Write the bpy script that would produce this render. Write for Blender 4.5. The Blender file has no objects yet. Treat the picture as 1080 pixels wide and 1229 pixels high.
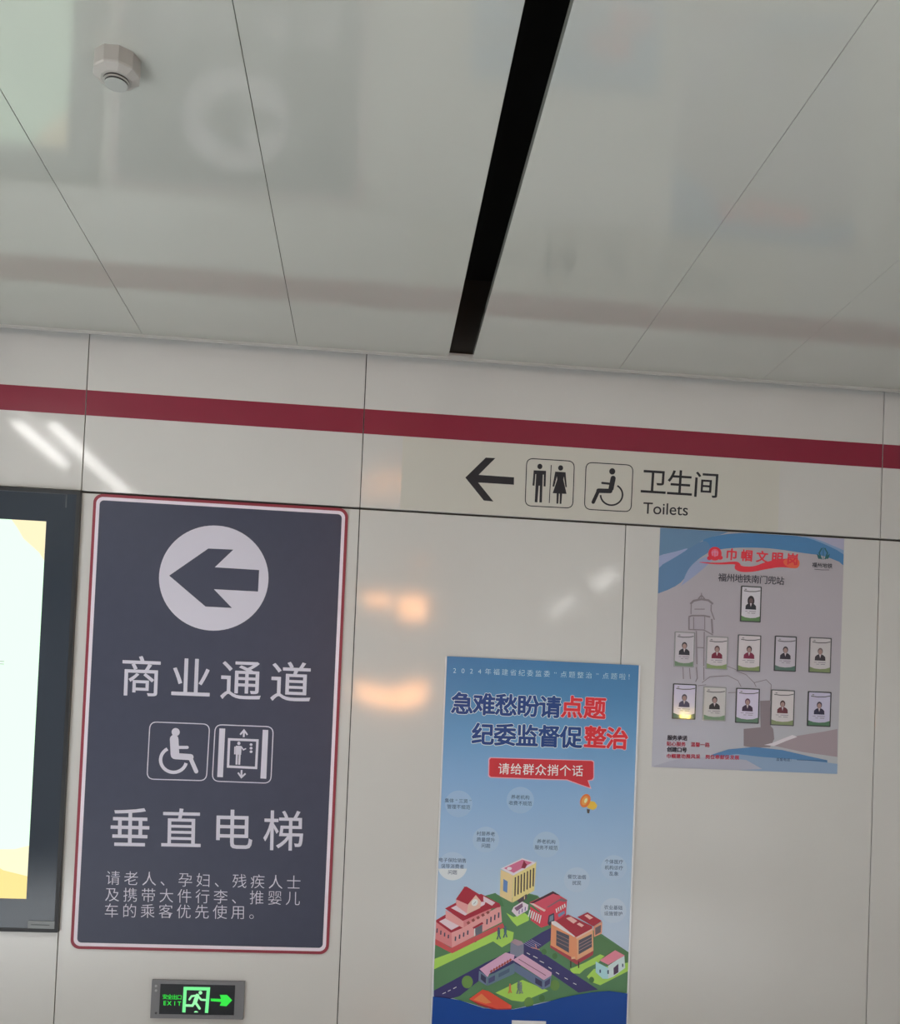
import bpy, bmesh, math, random
from mathutils import Vector, Matrix
random.seed(7)
C = bpy.context.scene.collection
SC = bpy.context.scene

# ------------------------------------------------------------------ camera
PITCH, YAW, ROLL = 0.0276, 0.0824, 0.0413
FPX, CX, CY = 1161.3, 540.0, 842.7
EYE = Vector((0.0, -3.8, 1.6))          # the front wall is the plane y = 0
ca, sa, cb, sb = math.cos(PITCH), math.sin(PITCH), math.cos(YAW), math.sin(YAW)
FWD = Vector((sb * ca, cb * ca, sa))
R0 = Vector((cb, -sb, 0)); U0 = R0.cross(FWD)
RIGHT = R0 * math.cos(ROLL) + U0 * math.sin(ROLL)
UP = -R0 * math.sin(ROLL) + U0 * math.cos(ROLL)
cam_d = bpy.data.cameras.new('camera')
cam_d.sensor_fit = 'HORIZONTAL'; cam_d.sensor_width = 36.0
cam_d.lens = 36.0 * FPX / 1080.0
cam_d.shift_x = 0.0
cam_d.shift_y = (CY - 614.5) / 1080.0    # the photograph is the upper part of a taller frame
cam_d.clip_start = 0.05
cam = bpy.data.objects.new('camera', cam_d); C.objects.link(cam)
m = Matrix.Identity(4)
for i in range(3):
    m[i][0] = RIGHT[i]; m[i][1] = UP[i]; m[i][2] = -FWD[i]; m[i][3] = EYE[i]
cam.matrix_world = m
SC.camera = cam

# ------------------------------------------------------------------ world, exposure
SC.view_settings.view_transform = 'Standard'
SC.view_settings.look = 'None'
SC.view_settings.gamma = 1.0
SC.view_settings.use_curve_mapping = False
SC.view_settings.exposure = 0.0
SC.cycles.use_denoising = True
SC.cycles.max_bounces = 8
w = bpy.data.worlds.new('world'); SC.world = w; w.use_nodes = True
w.node_tree.nodes['Background'].inputs[0].default_value = (0.84, 0.86, 0.86, 1)
w.node_tree.nodes['Background'].inputs[1].default_value = 0.75

def area(name, loc, sx, sy, power, color, rot=(0, 0, 0), spread=180):
    d = bpy.data.lights.new(name, 'AREA'); d.shape = 'RECTANGLE'
    d.size = sx; d.size_y = sy; d.energy = power; d.color = color
    d.spread = math.radians(spread)
    o = bpy.data.objects.new(name, d); C.objects.link(o)
    o.location = loc; o.rotation_euler = rot
    return o
# added area lights without fixtures: narrow beams, the floor bounce fills the hall
area('floor_bounce_fill', (-2.6, -4.4, 3.03), 0.5, 3.0, 265, (0.94, 0.98, 1.0), spread=80)
area('floor_bounce_fill', (1.9, -4.4, 3.03), 0.5, 3.0, 115, (0.94, 0.98, 1.0), spread=80)
area('wall_fill_light', (-1.2, -2.3, 3.03), 1.6, 0.2, 17, (0.94, 0.98, 1.0), spread=150)  # this pair is added wide fill for the lower wall, without fixtures
area('wall_fill_light', (1.6, -2.3, 3.03), 1.6, 0.2, 11, (0.94, 0.98, 1.0), spread=150)

# ------------------------------------------------------------------ helpers
def lin(c):
    c = c / 255.0
    return c / 12.92 if c <= 0.04045 else ((c + 0.055) / 1.055) ** 2.4
KEY = (0.60, 0.63, 0.62)                  # how bright a white sheet on this wall renders
def col(r, g, b, k=1.0):
    c = [lin(v) / q * k for v, q in zip((r, g, b), KEY)]
    y = 0.3 * c[0] + 0.6 * c[1] + 0.1 * c[2]
    return tuple(min(0.93, v + (y - v) * 0.07) for v in c)  # greyed slightly: the haze of gloss is put into the colour

def at(px, py, y=0.0):
    """point of the plane y seen at a pixel of the photograph"""
    d = FWD + RIGHT * ((px - CX) / FPX) + UP * ((CY - py) / FPX)
    t = (y - EYE.y) / d.y
    return EYE + d * t

def mat(name, color, rough=0.5, spec=0.5, metal=0.0, emit=None, es=0.0, noise=0.0, nscale=40.0,
        coat=0.0, coat_rough=0.1, ior=None, bump=0.0, bscale=200.0, alpha=1.0):
    M = bpy.data.materials.new(name); M.use_nodes = True
    nt = M.node_tree; b = nt.nodes['Principled BSDF']
    b.inputs['Base Color'].default_value = (*color, 1)
    b.inputs['Roughness'].default_value = rough
    b.inputs['Metallic'].default_value = metal
    b.inputs['Specular IOR Level'].default_value = spec
    b.inputs['Coat Weight'].default_value = coat
    b.inputs['Coat Roughness'].default_value = coat_rough
    if coat >= 0.8: b.inputs['Coat IOR'].default_value = 1.65
    b.inputs['Alpha'].default_value = alpha
    if ior: b.inputs['IOR'].default_value = ior
    if emit:
        b.inputs['Emission Color'].default_value = (*emit, 1)
        b.inputs['Emission Strength'].default_value = es
    if noise or bump:
        tc = nt.nodes.new('ShaderNodeTexCoord')
    if noise:
        n = nt.nodes.new('ShaderNodeTexNoise'); n.inputs['Scale'].default_value = nscale
        n.inputs['Detail'].default_value = 6
        nt.links.new(tc.outputs['Object'], n.inputs['Vector'])
        r = nt.nodes.new('ShaderNodeValToRGB')
        r.color_ramp.elements[0].position = 0.3; r.color_ramp.elements[1].position = 0.7
        r.color_ramp.elements[0].color = (*[v * (1 - noise) for v in color], 1)
        r.color_ramp.elements[1].color = (*[min(1, v * (1 + noise)) for v in color], 1)
        nt.links.new(n.outputs['Fac'], r.inputs['Fac'])
        nt.links.new(r.outputs['Color'], b.inputs['Base Color'])
    if bump:
        n2 = nt.nodes.new('ShaderNodeTexNoise'); n2.inputs['Scale'].default_value = bscale
        nt.links.new(tc.outputs['Object'], n2.inputs['Vector'])
        bp = nt.nodes.new('ShaderNodeBump'); bp.inputs['Strength'].default_value = bump
        bp.inputs['Distance'].default_value = 0.002
        nt.links.new(n2.outputs['Fac'], bp.inputs['Height'])
        nt.links.new(bp.outputs['Normal'], b.inputs['Normal'])
    return M

def print_mat(name, rough=0.4, spec=0.4, emit=0.0, coat=0.0):
    """ink: colour from the mesh's own colour layer"""
    M = bpy.data.materials.new(name); M.use_nodes = True
    nt = M.node_tree; b = nt.nodes['Principled BSDF']
    a = nt.nodes.new('ShaderNodeVertexColor'); a.layer_name = 'ink'
    b.inputs['Roughness'].default_value = rough
    b.inputs['Specular IOR Level'].default_value = spec
    b.inputs['Coat Weight'].default_value = coat
    if emit:
        b.inputs['Base Color'].default_value = (0.02, 0.02, 0.02, 1)
        nt.links.new(a.outputs['Color'], b.inputs['Emission Color'])
        b.inputs['Emission Strength'].default_value = emit
    else:
        nt.links.new(a.outputs['Color'], b.inputs['Base Color'])
    return M

def link(name, me, m, parent=None):
    o = bpy.data.objects.new(name, me); C.objects.link(o)
    if m is not None: me.materials.append(m)
    if parent is not None: o.parent = parent
    return o
def tag(o, label=None, cat=None, group=None, kind=None):
    if label: o['label'] = label
    if cat: o['category'] = cat
    if group: o['group'] = group
    if kind: o['kind'] = kind
    return o
def empty(name, loc=(0, 0, 0), rot=(0, 0, 0)):
    o = bpy.data.objects.new(name, None); C.objects.link(o)
    o.location = loc; o.rotation_euler = rot; o.empty_display_size = 0.05
    return o

def bm_box(bm, x0, x1, y0, y1, z0, z1, bev=0.0):
    r = bmesh.ops.create_cube(bm, size=1.0)
    for v in r['verts']:
        v.co = Vector(((x0 + x1) / 2 + v.co.x * (x1 - x0), (y0 + y1) / 2 + v.co.y * (y1 - y0), (z0 + z1) / 2 + v.co.z * (z1 - z0)))
    if bev:
        es = list({e for v in r['verts'] for e in v.link_edges})
        bmesh.ops.bevel(bm, geom=es, offset=bev, segments=2, affect='EDGES', profile=0.5)
def done(bm, name):
    me = bpy.data.meshes.new(name); bm.to_mesh(me); bm.free(); return me
def box(name, x0, x1, y0, y1, z0, z1, m, parent=None, bev=0.0):
    bm = bmesh.new(); bm_box(bm, x0, x1, y0, y1, z0, z1, bev)
    return link(name, done(bm, name), m, parent)
def rounded(x0, x1, z0, z1, r, n=8):
    pts = []
    for cx, cz, a0 in ((x1 - r, z1 - r, 0), (x0 + r, z1 - r, 90), (x0 + r, z0 + r, 180), (x1 - r, z0 + r, 270)):
        for k in range(n + 1):
            a = math.radians(a0 + 90 * k / n); pts.append((cx + r * math.cos(a), cz + r * math.sin(a)))
    return pts
def plate(name, pts, y0, y1, m, parent=None):
    """an outline in x,z extruded from y0 (back) to y1 (front)"""
    bm = bmesh.new()
    a = [bm.verts.new((x, y1, z)) for x, z in pts]; b = [bm.verts.new((x, y0, z)) for x, z in pts]
    bm.faces.new(a); bm.faces.new(b[::-1])
    n = len(pts)
    for i in range(n): bm.faces.new((a[i], b[i], b[(i + 1) % n], a[(i + 1) % n]))
    bmesh.ops.recalc_face_normals(bm, faces=bm.faces)
    return link(name, done(bm, name), m, parent)
def ring_plate(name, outer, inner, y0, y1, m, parent=None):
    bm = bmesh.new(); n = len(outer)
    ao = [bm.verts.new((x, y1, z)) for x, z in outer]; ai = [bm.verts.new((x, y1, z)) for x, z in inner]
    bo = [bm.verts.new((x, y0, z)) for x, z in outer]; bi = [bm.verts.new((x, y0, z)) for x, z in inner]
    for i in range(n):
        j = (i + 1) % n
        bm.faces.new((ao[i], ai[i], ai[j], ao[j])); bm.faces.new((ao[i], bo[i], bo[j], ao[j]))
        bm.faces.new((ai[i], bi[i], bi[j], ai[j])); bm.faces.new((bo[i], bi[i], bi[j], bo[j]))
    bmesh.ops.recalc_face_normals(bm, faces=bm.faces)
    return link(name, done(bm, name), m, parent)

# glyph outlines from Blender's own fonts
_gl = {}
def glyph(ch, bold):
    bold = min(bold, 0.0)
    k = (ch, bold)
    if k not in _gl:
        c = bpy.data.curves.new('g', 'FONT'); c.body = ch; c.offset = bold; c.resolution_u = 3
        o = bpy.data.objects.new('g', c)
        C.objects.link(o)
        dg = bpy.context.evaluated_depsgraph_get()
        me = o.evaluated_get(dg).to_mesh()
        vs = [tuple(v.co) for v in me.vertices]; fs = [tuple(p.vertices) for p in me.polygons]
        _gl[k] = (vs, fs, o.dimensions.x)
        o.evaluated_get(dg).to_mesh_clear()
        bpy.data.objects.remove(o); bpy.data.curves.remove(c)
    return _gl[k]

def smooth(pts, k=2):
    for _ in range(k):
        o = []
        for i in range(len(pts)):
            a, b = pts[i], pts[(i + 1) % len(pts)]
            o += [(a[0] * .75 + b[0] * .25, a[1] * .75 + b[1] * .25), (a[0] * .25 + b[0] * .75, a[1] * .25 + b[1] * .75)]
        pts = o
    return pts

class Art:
    """flat printing on a sheet lying in the plane y; every piece of ink is laid over the last"""
    def __init__(s, y, step=2.5e-5, mp=None):
        s.y = y; s.step = step; s.k = 0; s.v = []; s.f = []; s.c = []; s.mp = mp
    def pt(s, p, dy=None):
        yy = s.y - (s.k * s.step)
        if s.mp:
            x, z = s.mp(*p); return (x, yy, z)
        q = at(p[0], p[1], s.y); return (q.x, yy, q.z)
    def poly(s, pts, c, cs=None):
        s.k += 1; n = len(s.v)
        s.v += [s.pt(p) for p in pts]; s.f.append(tuple(range(n, n + len(pts))))
        s.c.append(cs if cs else [c] * len(pts))
    def quads(s, quads, c):
        s.k += 1
        for q in quads:
            n = len(s.v); s.v += [s.pt(p) for p in q]; s.f.append(tuple(range(n, n + len(q)))); s.c.append([c] * len(q))
    def ell(s, cx, cy, rx, ry, c, n=28, rot=0.0, a0=0, a1=360):
        cr, sr = math.cos(math.radians(rot)), math.sin(math.radians(rot)); pts = []
        for i in range(n):
            a = math.radians(a0 + (a1 - a0) * i / (n if a1 - a0 == 360 else n - 1)); x, y = rx * math.cos(a), ry * math.sin(a)
            pts.append((cx + x * cr - y * sr, cy + x * sr + y * cr))
        s.poly(pts, c)
    def line(s, pts, wd, c, closed=False, cap=False):
        pts = [Vector(p) for p in pts]
        q = []; L = []
        n = len(pts)
        for i, p in enumerate(pts):
            d = Vector((0, 0))
            if i > 0 or closed: d += (p - pts[i - 1]).normalized()
            if i < n - 1 or closed: d += (pts[(i + 1) % n] - p).normalized()
            if d.length < 1e-6: d = Vector((1, 0))
            d.normalize(); nn = Vector((-d.y, d.x))
            e = (pts[i] - pts[i - 1]).normalized() if (i > 0 or closed) else d
            k = min(2.0, 1 / max(0.3, abs(d.dot(e))))
            L.append((p + nn * wd / 2 * k, p - nn * wd / 2 * k))
        for i in range(n if closed else n - 1):
            j = (i + 1) % n; q.append((L[i][0], L[j][0], L[j][1], L[i][1]))
        if cap:
            for p in (pts[0], pts[-1]):
                q.append([(p[0] + wd / 2 * math.cos(a * math.pi / 6), p[1] + wd / 2 * math.sin(a * math.pi / 6)) for a in range(12)])
                s.quads([q.pop()], c)
        s.quads(q, c)
    def arc(s, cx, cy, rx, ry, a0, a1, wd, c, n=28, cap=False):
        s.line([(cx + rx * math.cos(math.radians(a0 + (a1 - a0) * i / n)), cy + ry * math.sin(math.radians(a0 + (a1 - a0) * i / n))) for i in range(n + 1)], wd, c, cap=cap)
    def text(s, t, p0, p1, em, c, bold=0.0, sx=1.0, sy=1.0):
        """em boxes of the characters centred evenly from p0 to p1, in the art's units"""
        s.k += 1; n = len(t)
        d = Vector((p1[0] - p0[0], p1[1] - p0[1]))
        u = d.normalized() if d.length > 0 else Vector((1, 0)); vv = Vector((u.y, -u.x))
        if vv.y > 0: vv = -vv
        for i, ch in enumerate(t):
            if ch == ' ': continue
            vs, fs, wdt = glyph(ch, bold)
            cx0 = 0.5 if ord(ch) > 0x2e00 else wdt / 2 + 0.03
            o = Vector(p0) + d * (i / (n - 1) if n > 1 else 0)
            st = [(0, 0)] if bold <= 0 else [(bold * math.cos(a * math.pi / 4), bold * math.sin(a * math.pi / 4)) for a in range(8)]
            k0 = s.k
            for i_, (dx, dy) in enumerate(st):
                s.k = k0 + 0.4 * i_; b = len(s.v)
                for x, y, _ in vs:
                    p = o + u * ((x + dx - cx0) * em * sx) + vv * ((y + dy - 0.38) * em * sy)
                    s.v.append(s.pt((p.x, p.y)))
                for f in fs:
                    s.f.append(tuple(b + j for j in f)); s.c.append([c] * len(f))
            s.k = k0
        if bold > 0: s.k += 3.2
    def latin(s, t, p0, u, em, c, bold=0.0):
        """a run of latin text from its left baseline point along the unit direction u"""
        s.k += 1
        cv = bpy.data.curves.new('g', 'FONT'); cv.body = t; cv.offset = bold
        o = bpy.data.objects.new('g', cv); C.objects.link(o)
        dg = bpy.context.evaluated_depsgraph_get(); e = o.evaluated_get(dg); me = e.to_mesh()
        b = len(s.v); u = Vector(u).normalized(); vv = Vector((u.y, -u.x))
        for v in me.vertices:
            p = Vector(p0) + u * v.co.x * em + vv * v.co.y * em; s.v.append(s.pt((p.x, p.y)))
        for f in me.polygons:
            s.f.append(tuple(b + j for j in f.vertices)); s.c.append([c] * len(f.vertices))
        e.to_mesh_clear(); bpy.data.objects.remove(o); bpy.data.curves.remove(cv)
    def build(s, name, m, parent=None):
        me = bpy.data.meshes.new(name); me.from_pydata(s.v, [], s.f)
        ca_ = me.color_attributes.new('ink', 'FLOAT_COLOR', 'CORNER')
        i = 0
        for cs in s.c:
            for c in cs:
                ca_.data[i].color = (*c, 1.0); i += 1
        o = link(name, me, m, parent)
        s.v = []; s.f = []; s.c = []          # the next part keeps stacking over this one
        return o

# ------------------------------------------------------------------ materials
M_panel = mat('wall_panel_enamel', (0.70, 0.69, 0.67), rough=0.42, spec=0.3, noise=0.012, nscale=3.0, coat=0.8, coat_rough=0.085)
M_back = mat('joint_shadow_board', (0.055, 0.05, 0.045), rough=0.9)
M_stripe = mat('crimson_film', col(116, 22, 46), rough=0.4, spec=0.4, coat=0.2, coat_rough=0.2, noise=0.03, nscale=8)
M_ceil = mat('ceiling_panel_enamel', (0.525, 0.535, 0.49), rough=0.085, spec=0.5, ior=1.9, noise=0.012, nscale=2.0)
M_void = mat('plenum_black', (0.008, 0.009, 0.010), rough=0.9)
M_lip = mat('ceiling_edge_trim', (0.60, 0.60, 0.575), rough=0.55, spec=0.5)
M_floor = mat('granite_floor', (0.49, 0.49, 0.49), rough=0.25, spec=0.5, noise=0.18, nscale=60)
M_side = mat('hall_wall_paint', (0.62, 0.62, 0.60), rough=0.6)
M_slate = mat('slate_sign_face', col(61, 66, 84, 0.84), rough=0.35, spec=0.35, noise=0.03, nscale=20)
M_white = mat('white_sign_edge', col(196, 190, 203), rough=0.4)
M_red = mat('red_sign_edge', col(124, 36, 52), rough=0.4)
M_ink = print_mat('printed_ink', 0.45, 0.35)
M_gloss_ink = print_mat('poster_ink_gloss', 0.3, 0.4)
M_greyinox = mat('grey_metal_frame', (0.22, 0.22, 0.235), rough=0.4, metal=0.3, bump=0.1)
M_plastic = mat('detector_plastic', (0.40, 0.385, 0.36), rough=0.35)
M_dark = mat('dark_slot', (0.03, 0.03, 0.03), rough=0.5)
M_blackglass = mat('black_bezel_glass', (0.028, 0.040, 0.060), rough=0.12, spec=0.5)
M_blackmetal = mat('black_metal_frame', (0.018, 0.019, 0.022), rough=0.4)

# ------------------------------------------------------------------ the room
XB, W = -0.0727, 1.0659
XA, XC, XD = XB - W, XB + W, XB + 2 * W
ZF = 0.0; E0 = 1.6
Z_GROOVE = 0.8512 + E0
Z_ST_T, Z_ST_B = 1.2454 + E0, 1.1476 + E0
GAP = 0.070                                   # ceiling stops short of the wall
Z_LIP = 1.4644 * (3.8 - GAP) / 3.8 + E0
Z_C = Z_LIP + 0.012

floor = box('floor', -6, 6, -10, 0.05, -0.1, 0, M_floor); tag(floor, kind='structure')
wall = box('wall_front', -6, 6, 0.014, 0.12, 0, 3.6, M_back); tag(wall, kind='structure')
lower_b = [XA - 4 * W, XA - 3 * W, XA - 2 * W, XA - W, XA, XB, XC, XD, XD + W, XD + 2 * W, XD + 3 * W]
upper_b = [XA - 4 * W, XA - 3 * W, XA - 2 * W, XA - W, XA, XB, XD, XD + W, XD + 2 * W, XD + 3 * W]
g = 0.0016
def panel(x0, x1, z0, z1):
    return box('panel', x0 + g, x1 - g, 0.0, 0.0145, z0, z1, M_panel, wall, bev=0.0012)
for a, b in zip(lower_b, lower_b[1:]): panel(a, b, 0.10, Z_GROOVE - 0.0045)
for a, b in zip(upper_b, upper_b[1:]):
    p = panel(a, b, Z_GROOVE + 0.0045, Z_C + 0.045)
    s_ = box('stripe', a + g + .0004, b - g - .0004, -0.0005, 0.0002, Z_ST_B, Z_ST_T, M_stripe, p)
    s_['label'] = 'crimson film stripe'
bb = box('baseboard_front', -6, 6, -0.004, 0.0145, 0.0, 0.095, M_greyinox); tag(bb, kind='structure')
for nm, x0, x1, y0, y1 in (('wall_left', -6.1, -6, -10, 0.0), ('wall_right', 6, 6.1, -10, 0.0)):
    tag(box(nm, x0, x1, y0, y1, 0, 3.6, M_side), kind='structure')

# ceiling: long enamelled panels at right angles to the wall, dark slots between groups
ceil = box('ceiling', -6, 6, -10, 0.014, 3.40, 3.46, M_void); tag(ceil, kind='structure')
PW = 0.5845; SLOT0, SLOT1 = 0.2466, 0.3400
edges = []
for s0 in (SLOT1 - (3 * PW + SLOT1 - SLOT0) * 3, SLOT1 - (3 * PW + SLOT1 - SLOT0) * 2, SLOT1 - (3 * PW + SLOT1 - SLOT0), SLOT1, SLOT1 + 3 * PW + SLOT1 - SLOT0, SLOT1 + 2 * (3 * PW + SLOT1 - SLOT0)):
    for k in range(3): edges.append((s0 + k * PW, s0 + (k + 1) * PW))
for x0, x1 in edges:
    if x1 < -5.9 or x0 > 5.9: continue
    for y0, y1 in ((-3.2, -GAP - 0.001), (-6.6, -3.204), (-10.0, -6.604)):
        bm = bmesh.new()
        gp = 0.0009 if x0 < 0.9 and x1 < 0.95 else 0.0004 if x0 < 0.95 else 0.00015
        bm_box(bm, x0 + (0.0009 if x0 < 0.9 else gp), x1 - gp, y0, y1, Z_C, Z_C + 0.030, 0.0008)
        link('panel', done(bm, 'panel'), M_ceil, ceil)
# folded edge trim that closes the ceiling just short of the wall
bm = bmesh.new()
bm_box(bm, -6, 6, -GAP - 0.0008, -GAP + 0.0012, Z_LIP, Z_C + 0.008, 0.0004)
bm_box(bm, -6, 6, -GAP - 0.007, -GAP + 0.0012, Z_LIP, Z_LIP + 0.002, 0.0004)
tr = link('trim_1', done(bm, 'trim_1'), M_lip); tag(tr, kind='structure')

# ------------------------------------------------------------------ lamps of the hall (they show as reflections in the enamel)
M_tube = mat('white_tube', (0.9, 0.9, 0.9), emit=(1.0, 0.98, 0.95), es=13.0)
M_tray = mat('lamp_tray', (0.7, 0.7, 0.7), rough=0.4)
def tube_lamp(x, y0, y1, z, label, wd=0.05, m=None):
    t = empty('tube_lamp', (x, (y0 + y1) / 2, z))
    tag(t, label, 'lamp')
    L = (y1 - y0) / 2
    box('tray', -wd / 2 - 0.01, wd / 2 + 0.01, -L - 0.02, L + 0.02, 0.012, 0.03, M_tray, t, bev=0.003)
    bm = bmesh.new()
    bmesh.ops.create_cone(bm, cap_ends=True, segments=16, radius1=wd / 2, radius2=wd / 2, depth=2 * L, matrix=Matrix.Rotation(math.pi / 2, 4, 'X'))
    link('tube', done(bm, 'tube'), m or M_tube, t)
    return t
ZT = Z_C - 0.03
tube_lamp(-1.80, -1.85, -1.12, ZT, 'white tube lamp under the ceiling left of the screen, outer of a pair')
tube_lamp(-1.62, -2.9, -1.10, ZT, 'white tube lamp under the ceiling left of the screen, inner of a pair')
tube_lamp(2.10, -5.3, -4.6, ZT, 'white tube lamp under the ceiling behind the viewer at the right')
tube_lamp(2.10, -7.4, -6.4, ZT, 'white tube lamp far behind the viewer at the right')

# ------------------------------------------------------------------ advertising screen
YS = -0.022
sc = empty('advertising_screen', (0, 0, 0))
tag(sc, 'tall black-framed lit advertising screen cut off by the left edge', 'screen')
xr = (at(97, 591, YS).x + at(68.8, 1119, YS).x) / 2
zt = Z_GROOVE - 0.003; zb = at(40, 1118.7, YS).z; xl = xr - 1.02
ring_plate('frame', rounded(xl, xr, zb, zt, 0.002, 2), rounded(xl + 0.014, xr - 0.014, zb + 0.014, zt - 0.014, 0.002, 2), -0.0002, YS - 0.002, M_blackmetal, sc)
dx1 = (at(56, 628, YS).x + at(31, 1078, YS).x) / 2
dz1 = (at(0, 622.5, YS).z + at(56, 626, YS).z) / 2; dz0 = at(20, 1078.5, YS).z
dx0 = xl + (xr - dx1)
box('glass_bezel', xl + 0.014, xr - 0.014, YS, -0.0002, zb + 0.014, zt - 0.014, M_blackglass, sc)
M_disp = print_mat('lit_display', 0.25, 0.3, emit=1.6)
A = Art(YS - 0.0004, mp=lambda x, z: (x, z))
def L3(r, g_, b): return (lin(r), lin(g_), lin(b))
cr = L3(194, 227, 200)
A.poly([(dx0, dz0), (dx1, dz0), (dx1, dz1), (dx0, dz1)], cr)
yel = L3(212, 200, 162)
A.poly([(dx1, dz1), (dx1 - 0.128, dz1), (dx1 - 0.105, dz1 - 0.03), (dx1 - 0.08, dz1 - 0.07), (dx1 - 0.05, dz1 - 0.095), (dx1 - 0.02, dz1 - 0.12), (dx1, dz1 - 0.15)], yel)
A.poly([(dx0, dz0), (dx1, dz0), (dx1, dz0 + 0.20), (dx1 - .05, dz0 + 0.185), (dx1 - 0.16, dz0 + 0.18), (dx1 - 0.3, dz0 + 0.20), (dx0, dz0 + 0.22)], L3(208, 206, 170))
A.poly([(dx0, dz0), (dx1, dz0), (dx1, dz0 + 0.085), (dx1 - .09, dz0 + 0.105), (dx1 - 0.13, dz0 + 0.13), (dx1 - 0.3, dz0 + 0.14), (dx0, dz0 + 0.14)], L3(212, 188, 118))
zq = at(2, 795, YS).z
for dz in (0.004, -0.006):
    A.poly([(dx1 - 0.30, zq + dz - 0.0015), (at(5, 795, YS).x, zq + dz - 0.0015), (at(5, 795, YS).x, zq + dz + 0.0015), (dx1 - 0.30, zq + dz + 0.0015)], L3(150, 140, 150))
d_ = A.build('display', M_disp, sc); d_['label'] = 'white lit display with pale yellow corner patches'
lp0, lp1 = at(33.5, 1114, YS), at(66, 1105.5, YS)
lb = box('label_plate', lp0.x, lp1.x, YS - 0.0045, YS - 0.0021, lp0.z, lp1.z, mat('grey_label', (0.28, 0.30, 0.31), rough=0.4), sc, bev=0.0008)
box('label_text', lp0.x + 0.012, lp1.x - 0.018, YS - 0.0048, YS - 0.0044, (lp0.z + lp1.z) / 2 - .0015, (lp0.z + lp1.z) / 2 + .0015, mat('label_ink', (0.08, 0.09, 0.10), rough=0.5), sc)
gm = mat('grey_seal', (0.07, 0.085, 0.10), rough=0.35)
bm = bmesh.new()
sx_, sz_ = at(80, 594, YS).x, at(80, 592, YS).z
bm_box(bm, sx_ - 0.0025, sx_ + 0.0025, YS - 0.0016, YS - 0.0002, sz_ - 0.055, sz_)
bm_box(bm, xl + 0.05, sx_ + 0.0025, YS - 0.0016, YS - 0.0002, sz_ - 0.005, sz_)
link('seal', done(bm, 'seal'), gm, sc)

# ------------------------------------------------------------------ dark direction sign
YD = -0.006
sg = empty('direction_sign', (0, 0, 0))
tag(sg, 'large slate grey sign with a white disc arrow, lift and wheelchair symbols', 'sign')
x0 = (at(110.8, 622, YD).x + at(85.0, 1125, YD).x) / 2
x1 = (at(417.2, 630, YD).x + at(395.3, 1120, YD).x) / 2
z1 = (at(125, 594.3, YD).z + at(390, 607.6, YD).z) / 2
z0 = (at(97, 1139.8, YD).z + at(386, 1144.5, YD).z) / 2
o1 = rounded(x0, x1, z0, z1, 0.034); o2 = rounded(x0 + .011, x1 - .011, z0 + .011, z1 - .011, 0.026)
o3 = rounded(x0 + .024, x1 - .024, z0 + .024, z1 - .024, 0.016)
r_ = ring_plate('border', o1, o2, -0.0002, YD, M_red, sg); r_['label'] = 'thin red outer border'
r_ = ring_plate('border', o2, o3, -0.0002, YD, M_white, sg); r_['label'] = 'white inner border'
plate('face', o3, -0.0002, YD + 0.0004, M_slate, sg)
WH = col(177, 178, 190); SL = col(61, 66, 84, 0.84)
A = Art(YD, mp=None)
A.ell(256.5, 693.8, 65.7, 63.1, WH, n=72)
A.build('arrow_disc', M_ink, sg)
A.k += 1; A.poly([(170 + x / 6, 610 + y / 6) for x, y in ((198, 485), (480, 290), (660, 298), (527, 425), (846, 445), (838, 600), (520, 583), (650, 718), (460, 708))], SL)
A.build('arrow', M_ink, sg)
A.text('商业通道', (169.3, 811.5), (349, 818.5), 51.5, WH, bold=0.006)
A.build('lettering', M_ink, sg)
A.text('垂直电梯', (156, 993), (340.5, 996.8), 51.5, WH, bold=0.004)
A.build('lettering', M_ink, sg)
q4 = lambda x, y: (110 + x / 4, 1035 + y / 4)
A.text('请老人、孕妇、残疾人士', q4(103, 74), q4(970, 96), 18.3, WH, bold=-0.008)
A.text('及携带大件行李、推婴儿', q4(99, 154), q4(966, 172), 18.3, WH, bold=-0.008)
A.text('车的乘客优先使用。', q4(95, 231), q4(790, 240), 18.3, WH, bold=-0.008)
s_ = A.build('small_print', M_ink, sg); s_['label'] = 'three lines of small white characters'
# wheelchair symbol
q = lambda x, y: (160 + x / 6, 850 + y / 6)
def rquad(tl, tr, br, bl, r, n=6):
    """rounded outline of a quadrilateral, px"""
    P = [Vector(p) for p in (tl, tr, br, bl)]; out = []
    for i in range(4):
        p, a, b = P[i], P[i - 1], P[(i + 1) % 4]
        s0 = p + (a - p).normalized() * r; s1 = p + (b - p).normalized() * r
        for k in range(n + 1):
            t = k / n; out.append(tuple(s0 * (1 - t) ** 2 + p * 2 * t * (1 - t) + s1 * t ** 2))
    return out
A.line(rquad(q(120, 98), q(550, 115), q(526, 522), q(98, 510), 8.5), 1.2, WH, closed=True)
A.ell(*q(305, 172), 4.9, 4.9, WH)
A.line([q(294, 222), q(300, 335)], 10.4, WH, cap=True)
A.line([q(300, 345), q(412, 352)], 7.4, WH, cap=True)
A.line([q(408, 352), q(453, 455)], 5.0, WH, cap=True)
A.line([q(330, 282), q(388, 282)], 3.8, WH, cap=True)
A.arc(*q(290, 372), 15.6, 14.9, 15, 242, 4.0, WH)
A.build('wheelchair_symbol', M_ink, sg)
A.line(rquad(q(590, 118), q(1008, 134), q(990, 540), q(568, 525), 8.5), 1.2, WH, closed=True)
A.poly([q(620, 145), q(662, 147), q(645, 497), q(604, 495)], WH)
A.poly([q(932, 155), q(972, 157), q(957, 508), q(915, 505)], WH)
A.line([q(690, 224), q(894, 232), q(884, 430), q(682, 420)], 2.9, WH, closed=True)
A.ell(*q(760, 253), 1.9, 2.1, WH)
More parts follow.
